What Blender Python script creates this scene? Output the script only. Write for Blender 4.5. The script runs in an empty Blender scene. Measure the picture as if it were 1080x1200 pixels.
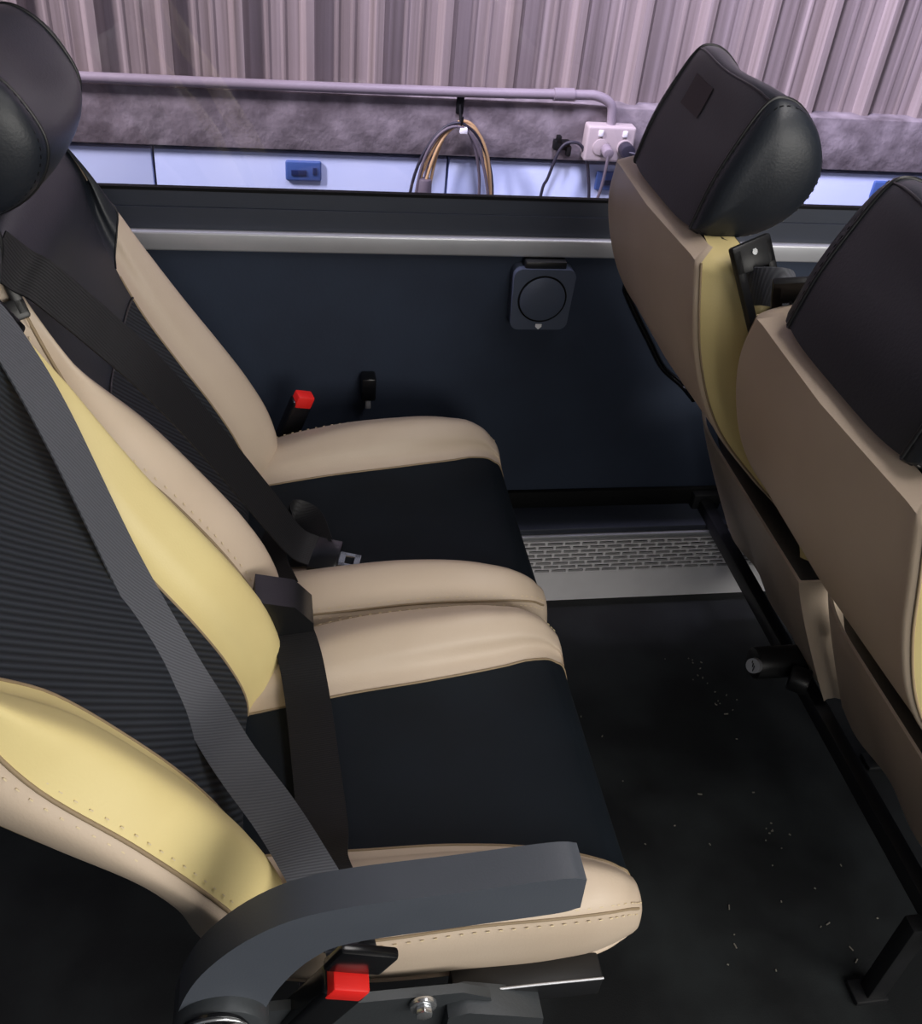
import bpy, bmesh, math, random
import numpy as np
from mathutils import Vector, Matrix
random.seed(4)
scene = bpy.context.scene
COL = scene.collection

# ------------------------------------------------------------------ materials
def new_mat(name):
    m = bpy.data.materials.new(name); m.use_nodes = True
    nt = m.node_tree
    return m, nt, nt.nodes['Principled BSDF']

def srgb(r, g, b):
    f = lambda c: (c/255/12.92 if c/255 <= .04045 else ((c/255+.055)/1.055)**2.4)
    return (f(r), f(g), f(b), 1)

def noise_mix(nt, bs, c1, c2, scale, detail=4, lo=.35, hi=.65, vec=None):
    n = nt.nodes.new('ShaderNodeTexNoise'); n.inputs['Scale'].default_value = scale; n.inputs['Detail'].default_value = detail
    if vec: nt.links.new(vec, n.inputs['Vector'])
    r = nt.nodes.new('ShaderNodeValToRGB')
    r.color_ramp.elements[0].position = lo; r.color_ramp.elements[1].position = hi
    r.color_ramp.elements[0].color = c1; r.color_ramp.elements[1].color = c2
    nt.links.new(n.outputs['Fac'], r.inputs['Fac'])
    nt.links.new(r.outputs['Color'], bs.inputs['Base Color'])
    return n

def coords(nt):
    return nt.nodes.new('ShaderNodeTexCoord').outputs['Object']

def plain(name, c, rough=.5, metal=0, bump=0, bscale=200, c2=None, nscale=8, spec=.5, coat=0):
    m, nt, bs = new_mat(name)
    v = coords(nt)
    bs.inputs['Roughness'].default_value = rough; bs.inputs['Metallic'].default_value = metal
    bs.inputs['Specular IOR Level'].default_value = spec
    bs.inputs['Coat Weight'].default_value = coat
    if c2 is None: c2 = tuple(min(1, x*1.12) for x in c[:3])+(1,)
    noise_mix(nt, bs, c, c2, nscale, vec=v)
    if bump:
        n = nt.nodes.new('ShaderNodeTexNoise'); n.inputs['Scale'].default_value = bscale; n.inputs['Detail'].default_value = 3
        nt.links.new(v, n.inputs['Vector'])
        b = nt.nodes.new('ShaderNodeBump'); b.inputs['Strength'].default_value = bump; b.inputs['Distance'].default_value = .002
        nt.links.new(n.outputs['Fac'], b.inputs['Height']); nt.links.new(b.outputs['Normal'], bs.inputs['Normal'])
    return m

def ribbed(name, c, c2, axis='Z', scale=60, strength=.6, rough=.75, dirv=None):
    m, nt, bs = new_mat(name)
    v = coords(nt)
    bs.inputs['Roughness'].default_value = rough
    bs.inputs['Specular IOR Level'].default_value = .35
    w = nt.nodes.new('ShaderNodeTexWave'); w.bands_direction = axis; w.inputs['Scale'].default_value = scale
    w.inputs['Distortion'].default_value = .25; w.inputs['Detail'].default_value = 1
    if dirv:
        dp = nt.nodes.new('ShaderNodeVectorMath'); dp.operation = 'DOT_PRODUCT'; dp.inputs[1].default_value = dirv
        nt.links.new(v, dp.inputs[0]); cx = nt.nodes.new('ShaderNodeCombineXYZ'); nt.links.new(dp.outputs['Value'], cx.inputs[0]); v = cx.outputs[0]
    nt.links.new(v, w.inputs['Vector'])
    r = nt.nodes.new('ShaderNodeValToRGB'); r.color_ramp.elements[0].color = c; r.color_ramp.elements[1].color = c2
    nt.links.new(w.outputs['Fac'], r.inputs['Fac']); nt.links.new(r.outputs['Color'], bs.inputs['Base Color'])
    b = nt.nodes.new('ShaderNodeBump'); b.inputs['Strength'].default_value = strength; b.inputs['Distance'].default_value = .002
    nt.links.new(w.outputs['Fac'], b.inputs['Height']); nt.links.new(b.outputs['Normal'], bs.inputs['Normal'])
    return m

M = {}
M['warmlit'] = plain('warmlit_beige_leather', srgb(214, 196, 138), .46, bump=.10, bscale=420, c2=srgb(222, 206, 148), nscale=5)  # yellower copy of the beige leather, warm aisle light put into its colour
M['beige'] = plain('beige_leather', srgb(196, 178, 158), .46, bump=.10, bscale=420, c2=srgb(204, 187, 168), nscale=5)
M['seam'] = plain('leather_seam', srgb(140, 122, 96), .6)
M['thread'] = plain('pale_thread', srgb(206, 190, 156), .7)
M['blackfab'] = plain('black_seat_fabric', srgb(13, 20, 27), .65, bump=.15, bscale=900, c2=srgb(16, 24, 32), spec=.22)
M['ribfab'] = ribbed('ribbed_black_mesh', srgb(19, 23, 29), srgb(44, 49, 57), 'X', 46, .45, dirv=(0, .777, .63))
M['blacklea'] = plain('black_leather', srgb(22, 27, 35), .46, bump=.12, bscale=350, c2=srgb(26, 32, 41))
M['blackplas'] = plain('black_plastic', srgb(17, 18, 21), .4, bump=.05, bscale=500)
M['gloss'] = plain('glossy_black_plastic', srgb(15, 16, 19), .22)
M['belt'] = ribbed('grey_webbing', srgb(72, 74, 81), srgb(86, 88, 95), 'Y', 110, .2, .6)
M['beltdark'] = ribbed('black_webbing', srgb(12, 12, 15), srgb(20, 20, 24), 'Y', 110, .2, .6)
M['arm'] = plain('charcoal_armrest', srgb(70, 75, 84), .5, bump=.08, bscale=500, c2=srgb(76, 81, 90))
M['cast'] = plain('grey_cast_metal', srgb(72, 76, 80), .45, metal=.5, bump=.1, bscale=300)
M['darkmetal'] = plain('black_painted_steel', srgb(20, 21, 24), .45, bump=.03)
M['chrome'] = plain('zinc_bright', srgb(205, 208, 212), .25, metal=.9)
M['red'] = plain('red_plastic', srgb(228, 38, 34), .4)
M['darkred'] = plain('dark_red_label', srgb(30, 14, 19), .6)
M['wallp'] = plain('navy_wall_lining', srgb(42, 50, 66), .7, bump=.12, bscale=250, c2=srgb(46, 55, 72), spec=.3)
M['sill'] = plain('grey_sill_plastic', srgb(46, 51, 63), .5)
M['rubber'] = plain('black_rubber', srgb(9, 10, 12), .75, spec=.2)
M['alu'] = plain('brushed_aluminium', srgb(186, 188, 194), .36, metal=.55)
M['whiteband'] = plain('white_painted_metal', srgb(236, 234, 238), .4)
M['holder'] = plain('holder_plastic', srgb(72, 80, 98), .45, bump=.04, bscale=600)
M['white'] = plain('white_paint', srgb(232, 232, 236), .5)
M['lockerw'] = plain('pale_cabinet_paint', srgb(186, 200, 236), .4, c2=srgb(202, 214, 240), nscale=2)
M['lockerb'] = plain('blue_handle_plastic', srgb(64, 90, 148), .4)
M['navy'] = plain('navy_handle_plastic', srgb(28, 40, 80), .4)
M['conduit'] = plain('grey_conduit', srgb(132, 122, 130), .5)
M['socket'] = plain('socket_plastic', srgb(172, 160, 160), .5)
M['tan'] = plain('tan_cable', srgb(180, 148, 106), .5)
M['greycable'] = plain('grey_cable', srgb(92, 84, 92), .5)
M['darkcable'] = plain('dark_cable', srgb(38, 36, 48), .5)
M['ground'] = plain('shed_floor_concrete', srgb(110, 105, 105), .85, bump=.2, bscale=20)
M['ceil'] = plain('pale_headlining', srgb(170, 168, 165), .8)
M['crumb'] = plain('pale_crumbs', srgb(120, 116, 108), .8)

def floor_mat():
    m, nt, bs = new_mat('black_vinyl_floor')
    v = coords(nt)
    noise_mix(nt, bs, srgb(24, 26, 28), srgb(42, 46, 48), 6, 6, .4, .7, v)
    bs.inputs['Roughness'].default_value = .55; bs.inputs['Specular IOR Level'].default_value = .35
    n = nt.nodes.new('ShaderNodeTexNoise'); n.inputs['Scale'].default_value = 380; nt.links.new(v, n.inputs['Vector'])
    b = nt.nodes.new('ShaderNodeBump'); b.inputs['Strength'].default_value = .2; b.inputs['Distance'].default_value = .002
    nt.links.new(n.outputs['Fac'], b.inputs['Height']); nt.links.new(b.outputs['Normal'], bs.inputs['Normal'])
    return m
M['floor'] = floor_mat()

def concrete_mat():
    m, nt, bs = new_mat('stained_concrete')
    v = coords(nt)
    noise_mix(nt, bs, srgb(92, 84, 88), srgb(140, 131, 136), 14, 10, .34, .68, v)
    bs.inputs['Roughness'].default_value = .9
    n = nt.nodes.new('ShaderNodeTexNoise'); n.inputs['Scale'].default_value = 30; n.inputs['Detail'].default_value = 8; nt.links.new(v, n.inputs['Vector'])
    b = nt.nodes.new('ShaderNodeBump'); b.inputs['Strength'].default_value = .5; b.inputs['Distance'].default_value = .01
    nt.links.new(n.outputs['Fac'], b.inputs['Height']); nt.links.new(b.outputs['Normal'], bs.inputs['Normal'])
    return m
M['concrete'] = concrete_mat()

def sheet_mat():
    m, nt, bs = new_mat('weathered_metal_sheet')
    v = coords(nt)
    mp = nt.nodes.new('ShaderNodeMapping'); mp.inputs['Scale'].default_value = (38, 38, .5); nt.links.new(v, mp.inputs['Vector'])
    noise_mix(nt, bs, srgb(112, 101, 98), srgb(156, 144, 143), 1.4, 5, .3, .75, mp.outputs['Vector'])
    bs.inputs['Roughness'].default_value = .5
    return m
M['sheet'] = sheet_mat()

def glass_mat():
    m = bpy.data.materials.new('tinted_window_glass'); m.use_nodes = True
    nt = m.node_tree; nt.nodes.clear()
    o = nt.nodes.new('ShaderNodeOutputMaterial'); mx = nt.nodes.new('ShaderNodeMixShader')
    t = nt.nodes.new('ShaderNodeBsdfTransparent'); g = nt.nodes.new('ShaderNodeBsdfGlossy')
    t.inputs['Color'].default_value = (.88, .86, .93, 1); g.inputs['Roughness'].default_value = .02
    mx.inputs['Fac'].default_value = .04
    nt.links.new(t.outputs[0], mx.inputs[1]); nt.links.new(g.outputs[0], mx.inputs[2]); nt.links.new(mx.outputs[0], o.inputs['Surface'])
    return m
M['glass'] = glass_mat()

# ------------------------------------------------------------------ object helpers
def link(name, me, mat, parent=None):
    o = bpy.data.objects.new(name, me); COL.objects.link(o)
    if mat is not None: me.materials.append(mat)
    if parent is not None: o.parent = parent
    return o

def tag(o, label=None, cat=None, group=None, kind=None):
    if label: o['label'] = label
    if cat: o['category'] = cat
    if group: o['group'] = group
    if kind: o['kind'] = kind
    return o

def thing(name, loc, label, cat, group=None):
    o = bpy.data.objects.new(name, None); COL.objects.link(o)
    o.empty_display_size = .05; o.location = loc
    return tag(o, label, cat, group)

def smooth(me, ang=40):
    for p in me.polygons: p.use_smooth = True
    try: me.set_sharp_from_angle(angle=math.radians(ang))
    except Exception: pass

def from_bm(name, bm, mat, parent=None, ang=40, bevel=0, bseg=2):
    if bevel:
        bmesh.ops.bevel(bm, geom=[e for e in bm.edges if len(e.link_faces) == 2 and e.calc_face_angle(0) > .5],
                        offset=bevel, segments=bseg, profile=.5, affect='EDGES')
    bmesh.ops.recalc_face_normals(bm, faces=bm.faces)
    me = bpy.data.meshes.new(name); bm.to_mesh(me); bm.free()
    smooth(me, ang)
    return link(name, me, mat, parent)

def add_box(bm, c, s, rot=None):
    mtx = Matrix.Translation(Vector(c)) @ (rot.to_4x4() if rot else Matrix.Identity(4)) @ Matrix.Diagonal((s[0], s[1], s[2], 1))
    return bmesh.ops.create_cube(bm, size=1, matrix=mtx)

def box(name, c, s, mat, parent=None, bevel=0, rot=None, bseg=2):
    bm = bmesh.new(); add_box(bm, c, s, rot)
    return from_bm(name, bm, mat, parent, bevel=bevel, bseg=bseg)

def add_cyl(bm, a, b, r, r2=None, seg=28):
    a = Vector(a); b = Vector(b); d = b-a
    q = d.to_track_quat('Z', 'Y').to_matrix().to_4x4()
    bmesh.ops.create_cone(bm, cap_ends=True, segments=seg, radius1=r, radius2=r if r2 is None else r2, depth=d.length,
                          matrix=Matrix.Translation((a+b)/2) @ q)

def cyl(name, a, b, r, mat, parent=None, r2=None, seg=28, bevel=0):
    bm = bmesh.new(); add_cyl(bm, a, b, r, r2, seg)
    return from_bm(name, bm, mat, parent, bevel=bevel)

def cr(pts, n):                       # Catmull-Rom resample, n per span
    P = np.array(pts, float); out = []
    Q = np.vstack([2*P[0]-P[1], P, 2*P[-1]-P[-2]])
    for i in range(1, len(Q)-2):
        for k in range(n):
            t = k/n
            out.append(.5*((2*Q[i])+(-Q[i-1]+Q[i+1])*t+(2*Q[i-1]-5*Q[i]+4*Q[i+1]-Q[i+2])*t*t+(-Q[i-1]+3*Q[i]-3*Q[i+1]+Q[i+2])*t**3))
    out.append(P[-1]); return np.array(out)

def add_tube(bm, pts, r, seg=8):
    pts = [Vector(p) for p in pts]; rings = []
    up = None
    for i, p in enumerate(pts):
        t = (pts[min(i+1, len(pts)-1)]-pts[max(i-1, 0)]).normalized()
        if up is None: up = t.orthogonal().normalized()
        up = (up-t*up.dot(t)).normalized(); w = t.cross(up)
        rings.append([bm.verts.new(p+(up*math.cos(a)+w*math.sin(a))*r) for a in [2*math.pi*k/seg for k in range(seg)]])
    for a, b in zip(rings, rings[1:]):
        for k in range(seg): bm.faces.new((a[k], a[(k+1) % seg], b[(k+1) % seg], b[k]))
    bm.faces.new(rings[0][::-1]); bm.faces.new(rings[-1])

def tube(name, pts, r, mat, parent=None, seg=8, n=6):
    bm = bmesh.new(); add_tube(bm, cr(pts, n) if n > 1 else pts, r, seg)
    return from_bm(name, bm, mat, parent, ang=60)

def ribbon(name, pts, widthdirs, width, thick, mat, parent=None, n=10):
    """strap: centre points, per-point width direction"""
    P = cr(pts, n); W = cr(widthdirs, n); bm = bmesh.new(); rings = []
    for i in range(len(P)):
        t = Vector(P[min(i+1, len(P)-1)]-P[max(i-1, 0)]).normalized()
        w = Vector(W[i]); w = (w-t*w.dot(t)).normalized(); nn = t.cross(w)
        p = Vector(P[i]); rg = []
        for a, b in ((-1, -1), (-.5, -1), (.5, -1), (1, -1), (1, 1), (.5, 1), (-.5, 1), (-1, 1)):
            rg.append(bm.verts.new(p+w*(a*width/2)+nn*(b*thick/2)))
        rings.append(rg)
    for a, b in zip(rings, rings[1:]):
        for k in range(8): bm.faces.new((a[k], a[(k+1) % 8], b[(k+1) % 8], b[k]))
    bm.faces.new(rings[0][::-1]); bm.faces.new(rings[-1])
    return from_bm(name, bm, mat, parent, ang=35)

def add_prism(bm, prof, y0, y1):     # XZ outline extruded in Y
    a = [bm.verts.new((x, y0, z)) for x, z in prof]; b = [bm.verts.new((x, y1, z)) for x, z in prof]
    n = len(prof)
    for i in range(n): bm.faces.new((a[i], a[(i+1) % n], b[(i+1) % n], b[i]))
    bm.faces.new(a[::-1]); bm.faces.new(b)

def prism(name, prof, y0, y1, mat, parent=None, bevel=0, bseg=2):
    bm = bmesh.new(); add_prism(bm, prof, y0, y1)
    return from_bm(name, bm, mat, parent, bevel=bevel, bseg=bseg)

def patch(name, grid, mat, parent=None, thick=0, closed=False, ang=60):
    """grid[i][j] of points -> smooth sheet"""
    me = bpy.data.meshes.new(name)
    G = np.array(grid); a, b = G.shape[:2]
    V = G.reshape(-1, 3).tolist(); F = []
    for i in range(a-1):
        for j in range(b-1 if not closed else b):
            j2 = (j+1) % b
            F.append((i*b+j, i*b+j2, (i+1)*b+j2, (i+1)*b+j))
    me.from_pydata(V, [], F); me.update()
    bm = bmesh.new(); bm.from_mesh(me)
    bmesh.ops.remove_doubles(bm, verts=bm.verts, dist=1e-6)
    if thick:
        bmesh.ops.solidify(bm, geom=bm.faces[:], thickness=thick)
    bmesh.ops.recalc_face_normals(bm, faces=bm.faces)
    bm.to_mesh(me); bm.free(); smooth(me, ang)
    return link(name, me, mat, parent)

def stitches(name, pts, nrm, off, parent, mat, step=.0056, ln=.0036, r=.0005):
    """two rows of small stitches either side of a seam curve"""
    P = [Vector(p) for p in pts]; Nn = [Vector(q).normalized() for q in nrm]
    bm = bmesh.new()
    acc = 0; last = -1
    for i in range(1, len(P)):
        acc += (P[i]-P[i-1]).length
        if acc-last < step: continue
        last = acc
        t = (P[i]-P[i-1]).normalized(); s = t.cross(Nn[i]).normalized()
        for sg in (-1, 1):
            c = P[i]+s*off*sg+Nn[i]*.0001
            rot = Matrix((t, s, Nn[i])).transposed()
            add_box(bm, c, (ln, r*2, r*2), rot)
    return from_bm(name, bm, mat, parent)

def interp(tab, z):                   # smooth monotone-ish column interpolation
    t = np.array(tab, float); zs = t[:, 0]; out = []
    for c in range(1, t.shape[1]):
        m = np.gradient(t[:, c], zs)
        i = int(np.clip(np.searchsorted(zs, z)-1, 0, len(zs)-2)); h = zs[i+1]-zs[i]; u = (z-zs[i])/h
        out.append((2*u**3-3*u*u+1)*t[i, c]+(u**3-2*u*u+u)*h*m[i]+(-2*u**3+3*u*u)*t[i+1, c]+(u**3-u*u)*h*m[i+1])
    return out

# ------------------------------------------------------------------ seat
#        z    crest   h     w     ys    xback   dp
BACK = [(.40, .000, .030, .195, .095, -.060, .020),
        (.48, .020, .048, .218, .098, -.072, .026),
        (.54, .007, .055, .226, .100, -.085, .030),
        (.60, -.022, .056, .228, .102, -.120, .032),
        (.67, -.066, .055, .228, .108, -.190, .034),
        (.75, -.120, .050, .226, .124, -.262, .042),
        (.85, -.188, .032, .220, .178, -.310, .018),
        (.91, -.220, .012, .213, .198, -.324, .008),
        (.960, -.248, .004, .196, .178, -.328, .005)]
#          x     zc     h     w     ys    zb
CUSH = [(-.06, .445, .008, .190, .095, .395),
        (.00, .450, .026, .212, .100, .392),
        (.10, .458, .048, .226, .110, .390),
        (.20, .464, .057, .228, .118, .390),
        (.30, .466, .052, .228, .134, .390),
        (.345, .464, .042, .223, .146, .390),
        (.375, .453, .028, .212, .152, .388),
        (.393, .432, .016, .200, .152, .386),
        (.400, .405, .006, .188, .150, .384)]

def half_back(z, s):
    xcr, h, w, ys, xb, dp = interp(BACK, z)
    xc = xcr-h
    yc = (ys+w)/2+.012
    if yc > w-.010: yc = w-.010
    ys = min(ys, yc-.008)
    P = [(0, xc), (ys, xc+.10*h), (ys+.45*(yc-ys), xc+.62*h), (yc, xcr), (w-.006, xcr-dp), (w+.001, (xcr-dp+xb+.03)/2), (w-.024, xb+.005), (w-.060, xb), (0, xb-.006)]
    return [(y*s, x) for y, x in P]

def back_curve(z, s, n=6):
    q = cr([(p[0], p[1]) for p in half_back(z, s)], n)
    return np.array([(x, y, z) for y, x in q])

def half_cush(x, s):
    zc, h, w, ys, zb = interp(CUSH, x)
    yc = min((ys+w)/2+.006, w-.012)
    P = [(0, zc), (ys, zc+.12*h), (ys+.5*(yc-ys), zc+.72*h), (yc, zc+h), (w-.004, zc+.5*h), (w+.000, (zc+.5*h+zb)/2), (w-.012, zb+.004), (w-.03, zb), (0, zb)]
    return [(y*s, z) for y, z in P]

def cush_curve(x, s, n=6):
    q = cr(half_cush(x, s), n)
    return np.array([(x, y, z) for y, z in q])

def make_headrest(root, patch_label, front):
    # XZ outline (upright, tilted forward), anticlockwise from the back's lower edge
    base = [(-.324, .975), (-.310, 1.03), (-.290, 1.085), (-.266, 1.128), (-.245, 1.140), (-.212, 1.132), (-.186, 1.10), (-.181, 1.05), (-.198, 1.003), (-.240, .972), (-.295, .964)]
    C = np.array([(-.250, 1.052)])
    B = np.array(base)
    def sect(y):
        u = abs(y)/.145
        f = B.copy()
        fw = np.clip((f[:, 0]+.29)/.08, 0, 1)           # how much a point belongs to the front
        hi = np.clip((f[:, 1]-1.06)/.05, 0, 1)
        f[:, 0] += fw*((.034*u*u-.034)*hi+.012*(1-u*u)*(1-hi))
        f[:, 1] -= (.022*u**4-.016*u*u+.010)*np.clip((f[:, 1]-1.03)/.09, 0, 1)
        return f
    ring = lambda y, k: [(p[0], y, p[1]) for p in cr(np.vstack([(sect(y)-C)*k+C, [((sect(y)-C)*k+C)[0]]]), 5)[:-1]]
    ys = np.linspace(-.112, .112, 25)
    body = patch('headrest', [ring(y, 1.0-.05*(abs(y)/.112)**4) for y in ys], M['blacklea'], root, closed=True)
    for s in (-1, 1):
        st = [(.112, .95), (.116, .955), (.122, .945), (.130, .885), (.136, .78), (.141, .6), (.144, .36), (.1455, .12), (.1456, .005)]
        cap = patch('headrest_end', [ring(s*y, k) for y, k in st], M['blacklea'], body, closed=True)
        sm = [Vector(p) for p in ring(s*.1135, .957)]; sm.append(sm[0])
        tube('piping', sm, .0022, M['blackplas'], cap, n=1)
        sp = ring(s*.122, .926); n0 = [Vector((p[0]+.250, s*.02, p[2]-1.052)) for p in sp]
        stitches('stitching', sp+sp[:1], n0+n0[:1], .0045, cap, M['blackplas'], step=.0055, ln=.0036, r=.0005)
    # seam along the top of the back face
    tube('seam', [(ring(y, 1.0-.05*(abs(y)/.112)**4)[17]) for y in np.linspace(-.112, .112, 12)], .0016, M['blackplas'], body, n=1)
    if patch_label:
        r = lambda y, j: Vector(ring(y, 1.0)[j])+Vector((-.0012, 0, .0004))
        g = [[(1-t)*np.array(r(y, 9))+t*np.array(r(y, 14)) for t in (0, .5, 1)] for y in np.linspace(.0, .055, 5)]
        g = [[np.array(ring(y, 1.0)[j])+np.array((-.0014, 0, .0005)) for j in (9, 10, 11, 12, 13)] for y in np.linspace(.000, .060, 6)]
        tag(patch('label_patch', g, M['darkred'], body, thick=.0008), 'dark red label patch')
    if not front: body.location = (-.018, 0, 0)
    return body

def make_seat(x, y, gs, label, front, armrest, yoke_z):
    """gs: side (+1 window, -1 aisle) that carries the belt guide"""
    root = thing('passenger_seat', (x, y, 0), label, 'seat', 'reclining coach seats in two pairs')
    Z = np.linspace(.53 if front else .40, .960, 46)
    XS = np.concatenate([np.linspace(.03 if front else -.06, .345, 32), np.linspace(.352, .400, 12)])
    n = 6
    # ---- cushion
    cg = [np.vstack([cush_curve(q, -1, n)[:n+1][::-1], cush_curve(q, 1, n)[1:n+1]]) for q in XS]
    nose = cg[-1].copy(); nose[:, 2] = .384; nose[:, 0] -= .002
    patch('seat_cushion', cg+[nose], M['blackfab'], root)
    for s in (-1, 1):
        g = [cush_curve(q, s, n)[n:7*n+1] for q in XS]
        last = g[-1].copy(); last = last*.6+.4*last.mean(axis=0); last2 = np.repeat(last.mean(axis=0)[None], len(last), 0)
        bo = patch('cushion_bolster', g+[last, last2], M['beige'], root)
        tube('seam', [cush_curve(q, s, n)[n] for q in XS], .0016, M['seam'], bo, n=1)
        pp = [cush_curve(q, s, n)[4*n] for q in XS[3:40]]
        tube('piping', pp, .0016, M['seam'], bo, n=1)
        stitches('stitching', pp, [(0, s*.8, .6)]*len(pp), .0065, bo, M['thread'])
    und = [np.vstack([cush_curve(q, -1, n)[7*n:], cush_curve(q, 1, n)[7*n:][::-1][1:]]) for q in XS]
    dn = lambda q: q+np.array([0, 0, -.001])
    patch('seat_pan', [dn(q) for q in und[:-3]], M['darkmetal'], root, thick=.012)
    # ---- backrest
    ksplit = int(np.argmin(abs(Z-yoke_z)))
    cen = [np.vstack([back_curve(z, -1, n)[:n+1][::-1], back_curve(z, 1, n)[1:n+1]]) for z in Z]
    patch('backrest_panel', cen[:ksplit+1], M['ribfab'], root)
    xt, yt = -.29, 0
    top = cen[-1].copy(); top2 = top.copy()
    top2[:, 1] *= .85; top2[:, 0] = top2[:, 0]*.6+.4*(-.288); top2[:, 2] = .972
    top3 = top2.copy(); top3[:, 0] = -.288; top3[:, 1] *= .9; top3[:, 2] = .975
    yo = patch('backrest_yoke', cen[ksplit:]+[top2, top3], M['blacklea'], root)
    tube('seam', [p+np.array([.001, 0, 0]) for p in cen[ksplit]], .0016, M['blackplas'], yo, n=1)
    for s in (-1, 1):
        bc = [back_curve(z, s, n) for z in Z]
        g = [c[n:4*n+1] for c in bc]
        b1 = np.array(g[0]); b1 = b1*.5+.5*b1.mean(axis=0)-np.array([.01, 0, .015])
        t1 = np.array(g[-1]); t1[:, 1] *= .9; t1[:, 0] = t1[:, 0]*.6-.4*.288; t1[:, 2] = .970
        bolster_mat = M['warmlit'] if (not front and armrest) else M['beige']
        ksh = len(g)
        if s == -gs and not front and not armrest:        # black shoulder tapering into the leather
            ksh = int(np.argmin(abs(Z-.80)))
            zj = lambda q: .795+.085*(q/(3*n))**.8
            low = [[back_curve(.40+t*(zj(q)-.40), s, n)[n+q] for q in range(3*n+1)] for t in np.linspace(0, 1, 40)]
            upp = [[back_curve(zj(q)+t*(.96-zj(q)), s, n)[n+q] for q in range(3*n+1)] for t in np.linspace(0, 1, 14)]
            bo = patch('backrest_bolster', [b1]+low, bolster_mat, root)
            sp = patch('shoulder_panel', upp+[t1], M['blacklea'], root)
            tube('seam', upp[0], .0014, M['blackplas'], sp, n=1)
        else:
            bo = patch('backrest_bolster', [b1]+g+[t1], bolster_mat, root)
        tube('seam', [c[n] for c in bc[:ksh]], .0016, M['seam'], bo, n=1)
        pp = [c[4*n] for c in bc[:ksh]]
        tube('piping', pp, .0020, M['seam'] if not (front) else M['beige'], bo, n=1)
        nr = [(.6, s*.8, .2)]*len(pp)
        stitches('stitching', pp, nr, .008, bo, M['thread'])
        sd = [c[4*n:6*n+1] for c in bc]
        t1 = np.array(sd[-1]); t1[:, 1] *= .9; t1[:, 0] = t1[:, 0]*.6-.4*.288; t1[:, 2] = .970
        t2 = t1.copy(); t2[:, 1] = t2[:, 1]*.55; t2[:, 2] = .979; t2[:, 0] = t2[:, 0]*.7-.3*.288
        patch('side_panel', sd+[t1, t2], M['warmlit'] if (front and s < 0) else M['beige'], root)  # front aisle sides take the leather with warm light in its colour
    zs0 = int(np.argmin(abs(Z-.592)))
    bk = [np.vstack([back_curve(z, -1, n)[6*n:], back_curve(z, 1, n)[6*n:][::-1][1:]]) for z in Z]
    bt = bk[-1].copy(); bt[:, 1] *= .9; bt[:, 0] = bt[:, 0]*.5-.5*.288; bt[:, 2] = .972
    lip = bk[zs0].copy(); lip[:, 0] += .022; lip[:, 2] -= .004; lip[:, 1] *= .97
    sh = patch('back_shell', [lip]+bk[zs0:]+[bt], M['beige'], root)
    for s in (-1, 1):
        tube('seam', [back_curve(z, s, n)[6*n] for z in Z[zs0:]], .0015, M['seam'], sh, n=1)
    if front:
        lin = [[(x0, v*.215, z) for v in np.linspace(-1, 1, 9)] for x0, z in ((-.088, .612), (-.070, .57), (-.045, .50), (-.020, .44), (-.005, .41))]
        patch('lower_back_liner', lin, M['blackplas'], root, thick=.003)
    # skirt hanging from the bottom of the backrest
    if front:
        sk = []
        for t in np.linspace(0, 1, 16):
            row = []
            for v in list(np.linspace(-1.24, -1.02, 8))+list(np.linspace(-1, 1, 51)):
                w = .222+(.014*t if v > 0 else -.004*t)
                ret = max(0, -v-1)/.24                        # the aisle end turns the corner
                low = max(0, (-max(v, -1)-.7)/.3)
                fold = (.004*math.sin(v*9+1.3*t)+.006*low*math.sin(v*30))*t
                row.append((-.078+.134*t**1.1-fold+.075*ret, max(v, -1)*w+.006*math.sin(ret*9)*t, .500-.262*t+.004*math.sin(v*5)*t-.012*low**1.5*t+.045*max(0, v)**8*(1-t)))
            sk.append(row)
        patch('seat_skirt', sk, M['beige'], root, thick=.004)
    make_headrest(root, front and armrest is False, front)
    # ---- belt guide on the shoulder, the webbing threads it
    a = Vector((.34, gs*.34, -.85)).normalized(); nn = Vector((.12, gs*.75, .58)); nn = (nn-a*nn.dot(a)).normalized(); sd = nn.cross(a)
    R = Matrix((a, sd, nn)).transposed(); c0 = Vector((-.262, gs*.205, .948))
    bm = bmesh.new()
    for c, sz in (((-.036, 0, 0), (.034, .054, .010)), ((.042, 0, 0), (.022, .054, .010)), ((0, -.021, 0), (.10, .012, .010)), ((0, .021, 0), (.10, .012, .010))):
        add_box(bm, c0+R @ Vector(c), sz, R)
    gd = from_bm('belt_guide', bm, M['blackplas'], root, bevel=.003)
    for t in (-.040, .043):
        cyl('rivet', c0+R @ Vector((t, 0, .004)), c0+R @ Vector((t, 0, .0065)), .0035, M['chrome'], gd, seg=14)
    return root

NEAR, FAR = .72, 1.18
RX, FX = -.03, .79
rear_near = make_seat(RX, NEAR, 1, 'beige and black coach seat with grey armrest and fastened belt, nearest the aisle', False, True, .905)
rear_far = make_seat(RX, FAR, -1, 'beige and black coach seat behind the leg room, against the window wall', False, False, .765)
front_near = make_seat(FX+.025, NEAR-.012, 1, 'coach seat ahead at right edge, its beige back and black headrest cut by the frame', True, True, .765)
front_far = make_seat(FX+.008, FAR, -1, 'coach seat ahead by the window with whole black headrest and cream side', True, False, .765)

# ---- belts and buckles (children of their seat; coordinates local to the seat)
def L(seat, p): return (p[0]-seat.location.x, p[1]-seat.location.y, p[2])
def Ls(seat, pts): return [L(seat, p) for p in pts]

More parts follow.
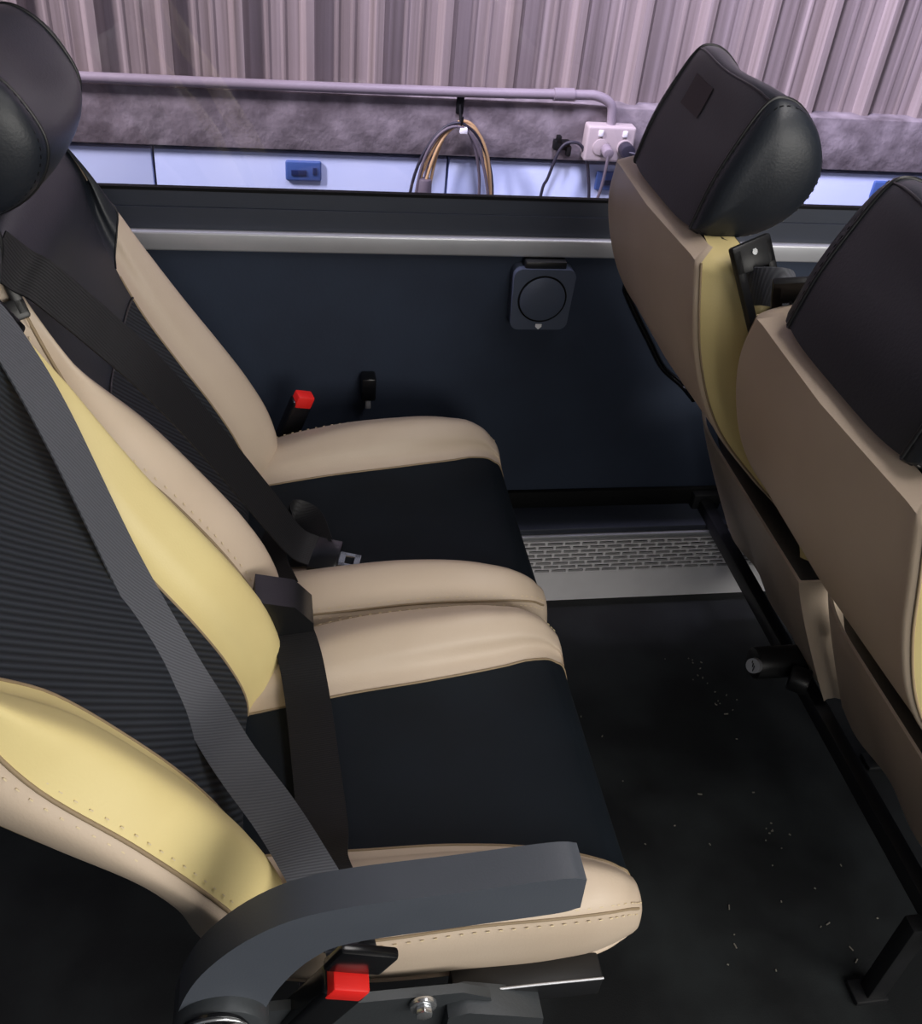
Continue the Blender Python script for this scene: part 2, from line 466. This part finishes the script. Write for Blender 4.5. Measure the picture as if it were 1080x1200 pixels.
def tongue(parent, c, ax, up, metal=True):
    """plastic grip with a metal blade, built around c; ax along the blade"""
    ax = Vector(ax).normalized(); up = Vector(up); up = (up-ax*up.dot(ax)).normalized(); sd = up.cross(ax)
    R = Matrix((ax, sd, up)).transposed()
    c = Vector(c)
    t = box('tongue', c, (.042, .058, .012), M['gloss'], parent, bevel=.004, rot=R)
    if metal:
        bm = bmesh.new()
        for a, b in (((.034, -.0095, 0), (.030, .005, .003)), ((.034, .0095, 0), (.030, .005, .003)), ((.046, 0, 0), (.008, .024, .003)), ((.024, 0, 0), (.010, .024, .003))):
            add_box(bm, c+R @ Vector(a), b, R)
        from_bm('blade', bm, M['chrome'], t)
    return t

def buckle(parent, base, tip, w=.036, d=.024, face=(0, -1, .3)):
    base = Vector(base); tip = Vector(tip); ax = (tip-base).normalized()
    up = Vector(face); up = (up-ax*up.dot(ax)).normalized(); sd = up.cross(ax)
    R = Matrix((ax, sd, up)).transposed(); ln = (tip-base).length
    b = box('buckle', (base+tip)/2, (ln, w, d), M['gloss'], parent, bevel=.006, rot=R, bseg=3)
    bt = box('release_button', tip+ax*.001+up*.002, (.024, w*.84, d*.9), M['red'], b, bevel=.003, rot=R)
    return b, R, ax, up

# near rear seat: shoulder strap across the backrest into the aisle-side buckle
s = rear_near
sh = Ls(s, [(-.300, .905, .955), (-.275, .900, .945), (-.250, .887, .910), (-.215, .855, .840), (-.158, .795, .700), (-.103, .728, .610), (-.062, .660, .578), (-.018, .598, .555), (.011, .540, .553), (.042, .480, .540), (.050, .464, .520)])
wd = [(.15, .95, .3)]*3+[(.2, .9, .35)]*4+[(.55, .75, .35)]*1+[(.8, .5, .2)]*1+[(.9, .25, .1)]*2
bl = ribbon('shoulder_belt', sh, wd, .046, .0022, M['belt'], s)
lap = Ls(s, [(-.010, .930, .500), (.002, .905, .503), (.012, .870, .494), (.020, .815, .474), (.026, .720, .470), (.030, .630, .476), (.026, .560, .520), (.046, .490, .538), (.050, .470, .530)])
lb = ribbon('lap_belt', lap, [(.95, .02, .12)]*9, .054, .0022, M['beltdark'], s)
bk_, R_, ax_, up_ = buckle(s, L(s, (.000, .468, .400)), L(s, (.043, .455, .498)), w=.044, d=.030, face=(.25, -1, .5))
tg = tongue(bl, Vector(L(s, (.056, .455, .532))), ax_*-1, up_, metal=False)
# black retractor cover between the two seats
bm = bmesh.new(); add_prism(bm, [(-.030, .44), (.036, .44), (.062, .480), (.060, .520), (.038, .548), (-.010, .560)], .900-NEAR, .952-NEAR)
from_bm('belt_anchor', bm, M['blackplas'], s, bevel=.007, bseg=3)

# far rear seat: loose belt hanging down the cushion
s = rear_far
sh = Ls(s, [(-.272, .976, .972), (-.255, .984, .950), (-.238, .985, .938), (-.215, .987, .912), (-.190, .990, .882), (-.143, 1.000, .818), (-.086, 1.030, .708), (-.024, 1.060, .580), (.012, 1.070, .512), (.040, 1.070, .492)])
bl = ribbon('seat_belt', sh, [(.3, .9, .45)]*8+[(.3, .9, .2)]*2, .052, .0022, M['beltdark'], s)
lap = Ls(s, [(.045, 1.085, .490), (.030, 1.140, .496), (-.005, 1.140, .500), (-.020, 1.060, .490), (-.005, .995, .490)])
ribbon('lap_belt', lap, [(.8, .2, .5)]*5, .044, .0022, M['beltdark'], s)
tongue(bl, L(s, (.052, 1.066, .488)), (.95, -.25, -.08), (0, -.2, 1))
buckle(s, L(s, (-.010, 1.445, .40)), L(s, (.032, 1.438, .515)), face=(.5, -1, .4))
# front seats: webbing drops from the guide over the shoulder
for s, gs in ((front_far, -1), (front_near, 1)):
    q = gs
    pts = [(-.272, q*.200, .945), (-.262, q*.214, .952), (-.246, q*.224, .955), (-.226, q*.226, .950), (-.206, q*.220, .925), (-.196, q*.208, .87), (-.13, q*.17, .76), (-.06, q*.13, .66), (-.02, q*.09, .58)]
    av = (.34, q*.34, -.85)
    ribbon('seat_belt', pts, [av, av, (.30, q*.42, -.8), (.15, q*.75, -.55), (0, q*.95, -.2), (0, q, 0), (0, q, 0), (0, q, 0), (0, q, 0)], .044, .0022, M['belt'], s)
# grab loop on the window side of the front far seat's back
tube('grab_handle', Ls(front_far, [(.575, 1.405, .735), (.556, 1.432, .730), (.570, 1.440, .700), (.620, 1.440, .625), (.655, 1.438, .575), (.690, 1.42, .55), (.700, 1.38, .545)]), .006, M['gloss'], front_far, n=8)

# ---- armrest of the near rear seat
s = rear_near
cl = cr([(-.070, .490, .036), (-.066, .535, .036), (-.046, .588, .035), (-.010, .634, .031), (.035, .656, .027), (.130, .664, .026), (.210, .670, .026), (.232, .671, .021)], 6)
up_pts, lo_pts = [], []
for i in range(len(cl)):
    t = cl[min(i+1, len(cl)-1)][:2]-cl[max(i-1, 0)][:2]; t = t/np.linalg.norm(t); nn = np.array([-t[1], t[0]])
    up_pts.append(cl[i][:2]+nn*cl[i][2]); lo_pts.append(cl[i][:2]-nn*cl[i][2])
prof = [(p[0]-RX, p[1]) for p in up_pts]+[(p[0]-RX, p[1]) for p in lo_pts[::-1]]
ar = prism('armrest', prof, .418-NEAR, .452-NEAR, M['arm'], s, bevel=.009, bseg=3)
pv = cyl('pivot_cover', (-.066-RX, .404-NEAR, .526), (-.066-RX, .456-NEAR, .526), .040, M['cast'], ar, seg=40, bevel=.008)
em = cyl('emblem', (-.070-RX, .4025-NEAR, .536), (-.070-RX, .405-NEAR, .536), .029, M['gloss'], pv, seg=40)
ring_pts = [(-.070-RX+.028*math.cos(a), .402-NEAR, .536+.024*math.sin(a)) for a in np.linspace(0, 2*math.pi, 41)]
tube('emblem_ring', ring_pts, .0016, M['chrome'], pv, n=1)
bm = bmesh.new()

ex, ey, ez = -.070-RX, .4018-NEAR, .538
add_tube(bm, [(ex+.0155+.005*math.cos(t), ey, ez+.006+.0045*math.sin(t)) for t in np.linspace(0, 2*math.pi, 17)], .0012, 6)
add_tube(bm, [(ex+.020, ey, ez+.004), (ex+.018, ey, ez-.004), (ex+.012, ey, ez-.008)], .0012, 6)
add_tube(bm, [(ex+.006, ey, ez+.009), (ex-.001, ey, ez+.007), (ex+.005, ey, ez+.001), (ex-.002, ey, ez-.004)], .0012, 6)
add_tube(bm, [(ex-.012, ey, ez+.007), (ex-.017, ey, ez+.004), (ex-.012, ey, ez-.001), (ex-.017, ey, ez-.005)], .0012, 6)
from_bm('emblem_letters', bm, M['socket'], pv)
# ---- aisle side bracket, bolt and support arm
br = prism('side_bracket', [(x-RX, z) for x, z in [(-.10, .44), (.16, .432), (.19, .415), (.20, .36), (.02, .33), (-.10, .36)]], .462-NEAR, .472-NEAR, M['cast'], s, bevel=.003)
bm = bmesh.new(); c = Vector((.120-RX, .455-NEAR, .424))
add_cyl(bm, c+Vector((0, .006, 0)), c, .0135, seg=32); add_cyl(bm, c, c-Vector((0, .008, 0)), .009, seg=6)
from_bm('bolt', bm, M['chrome'], s, bevel=.001)
prism('support_arm', [(x-RX, z) for x, z in [(.145, .412), (.165, .418), (.245, .388), (.25, .30), (.14, .30)]], .448-NEAR, .480-NEAR, M['cast'], s, bevel=.005)

pe = box('base_plate', (.235-RX, .490-NEAR, .384), (.16, .030, .034), M['darkmetal'], s, bevel=.003)
tube('plate_rim', [(.165-RX, .476-NEAR, .402), (.24-RX, .4755-NEAR, .403), (.314-RX, .4755-NEAR, .401)], .0014, M['alu'], pe, n=1)

# ------------------------------------------------------------------ seat frames standing on the floor
def frame(x, label, badge):
    f = thing('seat_frame', (x, .95, 0), label, 'frame', 'black steel seat frames')
    g = lambda a: (a[0]-x, a[1]-.95, a[2])
    for dx, hz in ((.066, .2), (.27, .2)):
        bm = bmesh.new(); add_box(bm, g((x+dx, 1.01, hz)), (.026, 1.02, .030)); from_bm('rail', bm, M['darkmetal'], f, bevel=.004)
    for dx, yy in ((.044, .60), (.27, .60), (.27, 1.0)):
        bm = bmesh.new(); add_box(bm, g((x+dx, yy, .10)), (.030, .026, .19)); add_box(bm, g((x+dx-.008, yy, .005)), (.052, .036, .010))
        from_bm('leg', bm, M['darkmetal'], f, bevel=.003)
    for yy in (.60, 1.08, 1.40):
        bm = bmesh.new(); add_box(bm, g((x+.17, yy, .29)), (.18, .03, .18)); from_bm('riser', bm, M['darkmetal'], f, bevel=.003)
    box('wall_mount', g((x+.07, 1.535, .2)), (.06, .03, .05), M['darkmetal'], f, bevel=.003)
    if badge:
        c = cyl('end_cap', g((x-.030, 1.045, .238)), g((x+.06, 1.045, .238)), .027, M['blackplas'], f, bevel=.004)
        d = Vector((-.80, -.45, .40)).normalized(); p = Vector(g((x-.032, 1.032, .247)))
        bd = cyl('badge', p, p+d*.012, .0125, M['alu'], c)
        bm = bmesh.new()
        for k in (-1, 0, 1):
            add_box(bm, p+d*.0125+Vector((0, .0045*k, .0012*k)), (.001, .0016, .012))
        from_bm('badge_mark', bm, M['darkmetal'], bd)
        cyl('knob', g((x+.020, 1.010, .240)), g((x+.046, .992, .240)), .022, M['blackplas'], f, seg=20, bevel=.003)
    return f
frame(FX, 'black steel frame under the front seats, with round silver badge on its end cap', True)
frame(RX, 'black steel frame hidden under the two seats behind the leg room', False)

# ------------------------------------------------------------------ bus interior
def struct(o): o['kind'] = 'structure'; return o
WY = 1.55
struct(box('floor', (.5, .28, -.02), (5.0, 2.54, .04), M['floor']))
struct(box('wall_aisle', (.5, -.96, .41), (5.0, .06, .82), M['wallp']))
struct(box('trim_6', (.5, -.96, 1.77), (5.0, .06, .14), M['sill']))
struct(box('wall_rear', (-1.98, .28, .92), (.04, 2.54, 1.84), M['wallp']))
struct(box('wall_front', (2.98, .28, .92), (.04, 2.54, 1.84), M['wallp']))
struct(box('wall_window', (.5, WY+.03, .465), (5.0, .06, .62), M['wallp']))
struct(box('trim_1', (.5, WY-.006, .746), (5.0, .016, .032), M['alu'], bevel=.004, bseg=3))
struct(prism('trim_2', [(-2, .762), (3, .762), (3, .797), (-2, .797)], WY-.002, WY+.02, M['sill']))
struct(prism('trim_3', [(-2, .797), (3, .797), (3, .8215), (-2, .8215)], WY+.003, WY+.012, M['sill']))
struct(prism('trim_4', [(-2, .8215), (3, .8215), (3, .8265), (-2, .8265)], WY+.002, WY+.012, M['rubber']))
struct(box('window_1', (.5, WY+.0095, 1.26), (5.0, .005, .87), M['glass']))
struct(box('trim_5', (.5, WY+.02, 1.75), (5.0, .08, .14), M['sill']))
struct(box('ceiling', (.5, .28, 1.86), (5.0, 2.54, .04), M['ceil']))
# heater duct with a perforated front
hd = thing('heater_duct', (.5, 1.5, 0), 'low white heater duct with slotted silver grille along the window wall', 'heater')
g = lambda a: (a[0]-.5, a[1]-1.5, a[2])
DY = 1.464
box('lower_band', g((.5, DY+.004, .038)), (5.0, .008, .076), M['whiteband'], hd)
tag(box('duct_body', g((.5, DY+.053, .09)), (5.0, .060, .18), M['rubber'], hd), 'black duct body behind the slots')
bm = bmesh.new()
z0, z1, rows = .078, .160, 8
ph = (z1-z0)/rows
for r in range(rows+1):
    add_box(bm, g((.5, DY+.003, z0+ph*r)), (5.0, .006, ph*.30))
pit = .036
for r in range(rows):
    for k in range(int(2.2/pit)):
        add_box(bm, g((-.55+pit*(k+.5*(r % 2)), DY+.003, z0+ph*(r+.5))), (.005, .0055, ph))
from_bm('grille', bm, M['whiteband'], hd)
box('top_strip', g((.5, DY+.004, .172)), (5.0, .012, .010), M['alu'], hd, bevel=.002)
tag(box('top_ledge', g((.5, DY+.045, .184)), (5.0, .082, .014), M['sill'], hd, bevel=.003), 'dark grey top ledge')
struct(box('baseboard_window', (.5, WY-.006, .21), (5.0, .012, .04), M['rubber'], bevel=.003))

# folding cup holder on the wall
ch = thing('cup_holder', (.443, WY, .605), 'dark square folded cup holder with a round disc on the window wall', 'cup holder')
def out(w0, w1, z0, z1, r):
    pts = []
    for cx, cz, a0, w in ((1, 1, 0, w1), (-1, 1, 90, w1), (-1, -1, 180, w0), (1, -1, 270, w0)):
        for a in range(0, 91, 15):
            t = math.radians(a0+a)
            pts.append((cx*(w-r)+r*math.cos(t), (z1-r if cz > 0 else z0+r)+r*math.sin(t)))
    return pts
hb = prism('holder_body', out(.051, .054, 0, .112, .015), -.032, 0, M['holder'], ch, bevel=.006, bseg=3)
cyl('holder_disc', (0, -.0345, .058), (0, -.030, .058), .040, M['holder'], ch, seg=48, bevel=.0015)
tube('disc_groove', [(.0415*math.cos(a), -.032, .058+.0415*math.sin(a)) for a in np.linspace(0, 2*math.pi, 49)], .0016, M['rubber'], ch, n=1)
box('hinge', (0, -.016, .117), (.072, .024, .014), M['blackplas'], ch, bevel=.003)
prism('marker', [(-.0055, .011), (-.0055, .006), (0, .001), (.0055, .006), (.0055, .011)], -.0335, -.031, M['white'], ch)
# little clip on the wall
wc = thing('wall_clip', (.151, WY, .46), 'small black clip with a pale tip on the wall beside the window seat cushion', 'clip')
box('clip_body', (0, -.016, .022), (.026, .032, .046), M['gloss'], wc, bevel=.004)
box('clip_tip', (0, -.024, -.008), (.010, .008, .022), M['alu'], wc, bevel=.002)

# crumbs on the floor
bm = bmesh.new()
for (cx, cy, sp, nn) in ((.78, 1.25, .04, 10), (.815, 1.15, .05, 10), (.80, .87, .03, 8), (.69, .74, .15, 8), (.62, 1.0, .2, 8), (.78, .70, .1, 6)):
    for k in range(nn):
        a = random.uniform(0, 6.28); ln = random.choice([.002, .003, .004, .008])
        add_box(bm, (cx+random.gauss(0, sp*.6), cy+random.gauss(0, sp*.6), .001), (ln, .0018, .0014), Matrix.Rotation(a, 3, 'Z'))
tag(from_bm('floor_crumbs', bm, M['crumb']), 'pale crumbs and scratches scattered on the black floor between the seats', 'crumbs', kind='stuff')

# ------------------------------------------------------------------ shed outside the window
GZ = -.85
OY = 2.95
struct(box('ground', (1, 4.0, GZ-.05), (14, 4.6, .1), M['ground']))
# corrugated sheet wall
bm = bmesh.new()
per = .192; prof = []
x = -3.0
while x < 6.0:
    prof += [(x, 0), (x+.018, -.030), (x+.040, -.030), (x+.058, 0), (x+.095, 0), (x+.102, -.003), (x+.108, -.003), (x+.115, 0), (x+.140, 0), (x+.147, -.003), (x+.153, -.003), (x+.160, 0)]
    x += per
ring = prof+[(prof[-1][0], .02), (prof[0][0], .02)]
lo = [bm.verts.new((px, OY+.07+py, .585)) for px, py in ring]; hi = [bm.verts.new((px, OY+.07+py, 3.2)) for px, py in ring]
for i in range(len(ring)):
    k = (i+1) % len(ring); bm.faces.new((lo[i], lo[k], hi[k], hi[i]))
me = bpy.data.meshes.new('wall_shed'); bmesh.ops.recalc_face_normals(bm, faces=bm.faces); bm.to_mesh(me); bm.free()
o = link('wall_shed', me, M['sheet']); struct(o)
bm = bmesh.new(); add_box(bm, (1.5, OY+.10, .505), (9, .2, .16)); add_box(bm, (1.5, OY+.14, -.22), (9, .12, 1.29))
struct(from_bm('wall_dado', bm, M['concrete'], bevel=.004))
# cabinets below the concrete beam
seams = [-1.22, -.350, .510, 1.43, 2.36, 3.28]
hx = [-.75, .078, 1.03, 1.975, 2.90]
names = ['pale blue-white wall cabinet behind the far seat backrest, at the left edge of the window',
         'pale blue-white wall cabinet with a navy handle, under the middle of the concrete wall',
         'pale blue-white wall cabinet behind the cable coil, below the power socket',
         'pale blue-white wall cabinet seen right of the front window seat headrest',
         'pale blue-white wall cabinet beyond the right edge of the view']
for i in range(4):
    a, b = seams[i]+.003, seams[i+1]-.003
    cb = thing('wall_cabinet', ((a+b)/2, OY+.03, .0), names[i], 'cabinet', 'row of pale cabinets outside the window')
    w = b-a
    box('cabinet_body', (0, .02, -.22), (w, .03, 1.26), M['lockerw'], cb)
    box('cabinet_door', (0, -.004, -.22), (w-.002, .018, 1.26), M['lockerw'], cb, bevel=.003)
    hxl = hx[i]-(a+b)/2
    hp = box('handle', (hxl, -.018, .362), (.105, .012, .060), M['lockerb'], cb, bevel=.006, bseg=3)
    bm = bmesh.new(); add_box(bm, (hxl-.014, -.0255, .358), (.044, .004, .016)); add_box(bm, (hxl+.033, -.0255, .364), (.012, .004, .020))
    from_bm('handle_grip', bm, M['navy'], hp, bevel=.001)
# conduit, clamps and socket box
cd = tube('conduit', [(-1.8, OY-.012, .600), (-.2, OY-.012, .606), (.5, OY-.012, .612), (.86, OY-.012, .620), (.93, OY-.014, .620), (.975, OY-.018, .600), (.985, OY-.020, .560), (.985, OY-.022, .535)], .014, M['conduit'], seg=12, n=8)
tag(cd, 'grey electrical conduit along the foot of the corrugated wall, bending down to the socket', 'conduit')
cyl('coupling', (.80, OY-.012, .6185), (.86, OY-.012, .620), .018, M['conduit'], cd)
sb = thing('socket_box', (.985, OY, .44), 'pale double power socket box on the concrete wall left of the headrest', 'socket')
box('socket_body', (0, -.025, .052), (.150, .05, .105), M['socket'], sb, bevel=.008, bseg=3)
for dx in (-.035, .04): box('switch', (dx, -.052, .085), (.014, .006, .018), M['white'], sb, bevel=.002)
for dx in (-.03, .045): cyl('socket_face', (dx, -.05, .045), (dx, -.054, .045), .024, M['socket'], sb, bevel=.001)
pl = thing('power_lead', (.985, OY-.05, .44), 'grey plug and lead hanging from the left outlet of the power socket', 'lead')
cyl('plug', (-.015, -.006, .043), (-.015, -.045, .038), .016, M['conduit'], pl, bevel=.003)
tube('lead', [(-.015, -.04, .036), (-.016, -.045, .0), (-.018, -.04, -.06), (-.03, -.03, -.2), (-.03, -.03, -.6)], .005, M['greycable'], pl)
pl = thing('power_lead', (.985, OY-.05, .44), 'black plug and lead in the right outlet of the power socket', 'lead')
cyl('plug', (.045, -.006, .045), (.045, -.045, .045), .022, M['darkcable'], pl, bevel=.003)
tube('lead', [(.045, -.04, .045), (.075, -.05, .040), (.11, -.04, .02), (.14, -.03, -.06), (.15, -.03, -.5)], .005, M['darkcable'], pl)
# cable clip with a thin black cable
cc = thing('cable_clip', (.845, OY, .44), 'black clip holding a thin dark cable on the concrete wall left of the socket', 'clip')
bm = bmesh.new(); add_box(bm, (0, -.012, .035), (.05, .024, .028)); add_box(bm, (-.012, -.018, .055), (.014, .02, .018)); add_box(bm, (.022, -.02, .02), (.014, .02, .03))
from_bm('clip_body', bm, M['rubber'], cc, bevel=.003)
tube('cable', [(-.045, -.02, -.6), (-.045, -.02, -.15), (-.03, -.025, -.06), (-.005, -.03, .03), (.03, -.032, .05), (.065, -.03, .03), (.095, -.028, -.05), (.115, -.025, -.2), (.115, -.025, -.6)], .005, M['darkcable'], cc)
# coil of cable on a hook
hk = thing('wall_hook', (.528, OY, .545), 'small dark hook on the concrete wall carrying the cable coil', 'hook')
box('hook_plate', (0, -.004, .03), (.022, .008, .05), M['rubber'], hk, bevel=.002)
tube('hook_arm', [(0, -.006, .03), (0, -.02, .01), (0, -.045, -.012), (0, -.058, -.005), (0, -.060, .012)], .004, M['rubber'], hk)
coil = thing('cable_coil', (.528, OY-.045, .53), 'coil of tan and grey cable hanging from the hook outside the window', 'cable')
for k, (mm, rx, rz, dx, dy) in enumerate((('tan', .118, .27, 0, 0), ('tan', .108, .26, .006, -.009), ('tan', .092, .235, .010, .008), ('greycable', .115, .285, -.014, -.016), ('greycable', .085, .25, -.010, .015), ('darkcable', .128, .30, -.010, -.004))):
    P = [(dx+rx*math.sin(a)*(1+.04*math.sin(3*a+k)), dy+.004*math.sin(2*a+k), -rz+.004*(k % 3)+rz*math.cos(a)) for a in np.linspace(0, 2*math.pi, 60)]
    tube('cable_loop', P, .0046, M[mm], coil, n=1)
cyl('connector', (-.095, -.012, -.155), (-.097, -.012, -.23), .019, M['greycable'], coil, r2=.024, bevel=.004)
box('cable_tie', (.006, -.004, -.010), (.022, .040, .016), M['white'], coil, bevel=.002)

# ------------------------------------------------------------------ light
w = bpy.data.worlds.new('sky'); scene.world = w; w.use_nodes = True
bg = w.node_tree.nodes['Background']; bg.inputs[0].default_value = (.80, .88, 1, 1); bg.inputs[1].default_value = .3

def area(name, loc, target, sx, sy, power, col):
    d = bpy.data.lights.new(name, 'AREA'); d.shape = 'RECTANGLE'; d.size = sx; d.size_y = sy; d.energy = power; d.color = col
    o = bpy.data.objects.new(name, d); COL.objects.link(o); o.location = loc
    o.rotation_euler = (Vector(target)-Vector(loc)).to_track_quat('-Z', 'Y').to_euler()
    return o
area('side_window_daylight', (1.3, -1.02, 1.3), (.5, 1.2, .35), 2.4, .8, 48, (1, .96, .89))
area('cabin_added_fill', (.75, .70, 1.82), (.55, .75, 0), .9, .3, 7, (1, .95, .93))  # unseen fill added overhead to brighten the rear backrests
a = area('shed_roof_lamp', (-2.4, 1.72, 2.9), (.2, 3.0, .8), .3, .9, 135, (1, .94, .95)); a.data.spread = math.radians(130)
a = area('shed_roof_lamp', (.5, 1.72, 2.9), (2.6, 3.0, .8), .3, .9, 95, (.88, .85, 1)); a.data.spread = math.radians(110)
area('shed_skylight', (1.2, 1.9, 3.4), (1.2, 2.95, .3), 5.0, .6, 30, (.86, .85, 1))

# ------------------------------------------------------------------ camera
cam = bpy.data.cameras.new('camera'); co = bpy.data.objects.new('camera', cam); COL.objects.link(co)
cam.sensor_fit = 'HORIZONTAL'; cam.sensor_width = 36; cam.lens = 36*1161/1080; cam.clip_start = .02
f = 1161.0
Yc = Vector((-230, 930, -f)).normalized(); Zc = Vector((165, 1490, f)).normalized(); Zc = (Zc-Yc*Zc.dot(Yc)).normalized(); Xc = Yc.cross(Zc)
co.matrix_world = Matrix.Translation((0, 0, 1.406)) @ Matrix((Xc, Yc, Zc)).to_4x4()
scene.camera = co
scene.view_settings.view_transform = 'Standard'; scene.view_settings.look = 'None'
scene.view_settings.exposure = 0; scene.view_settings.gamma = 1
scene.view_settings.use_curve_mapping = False
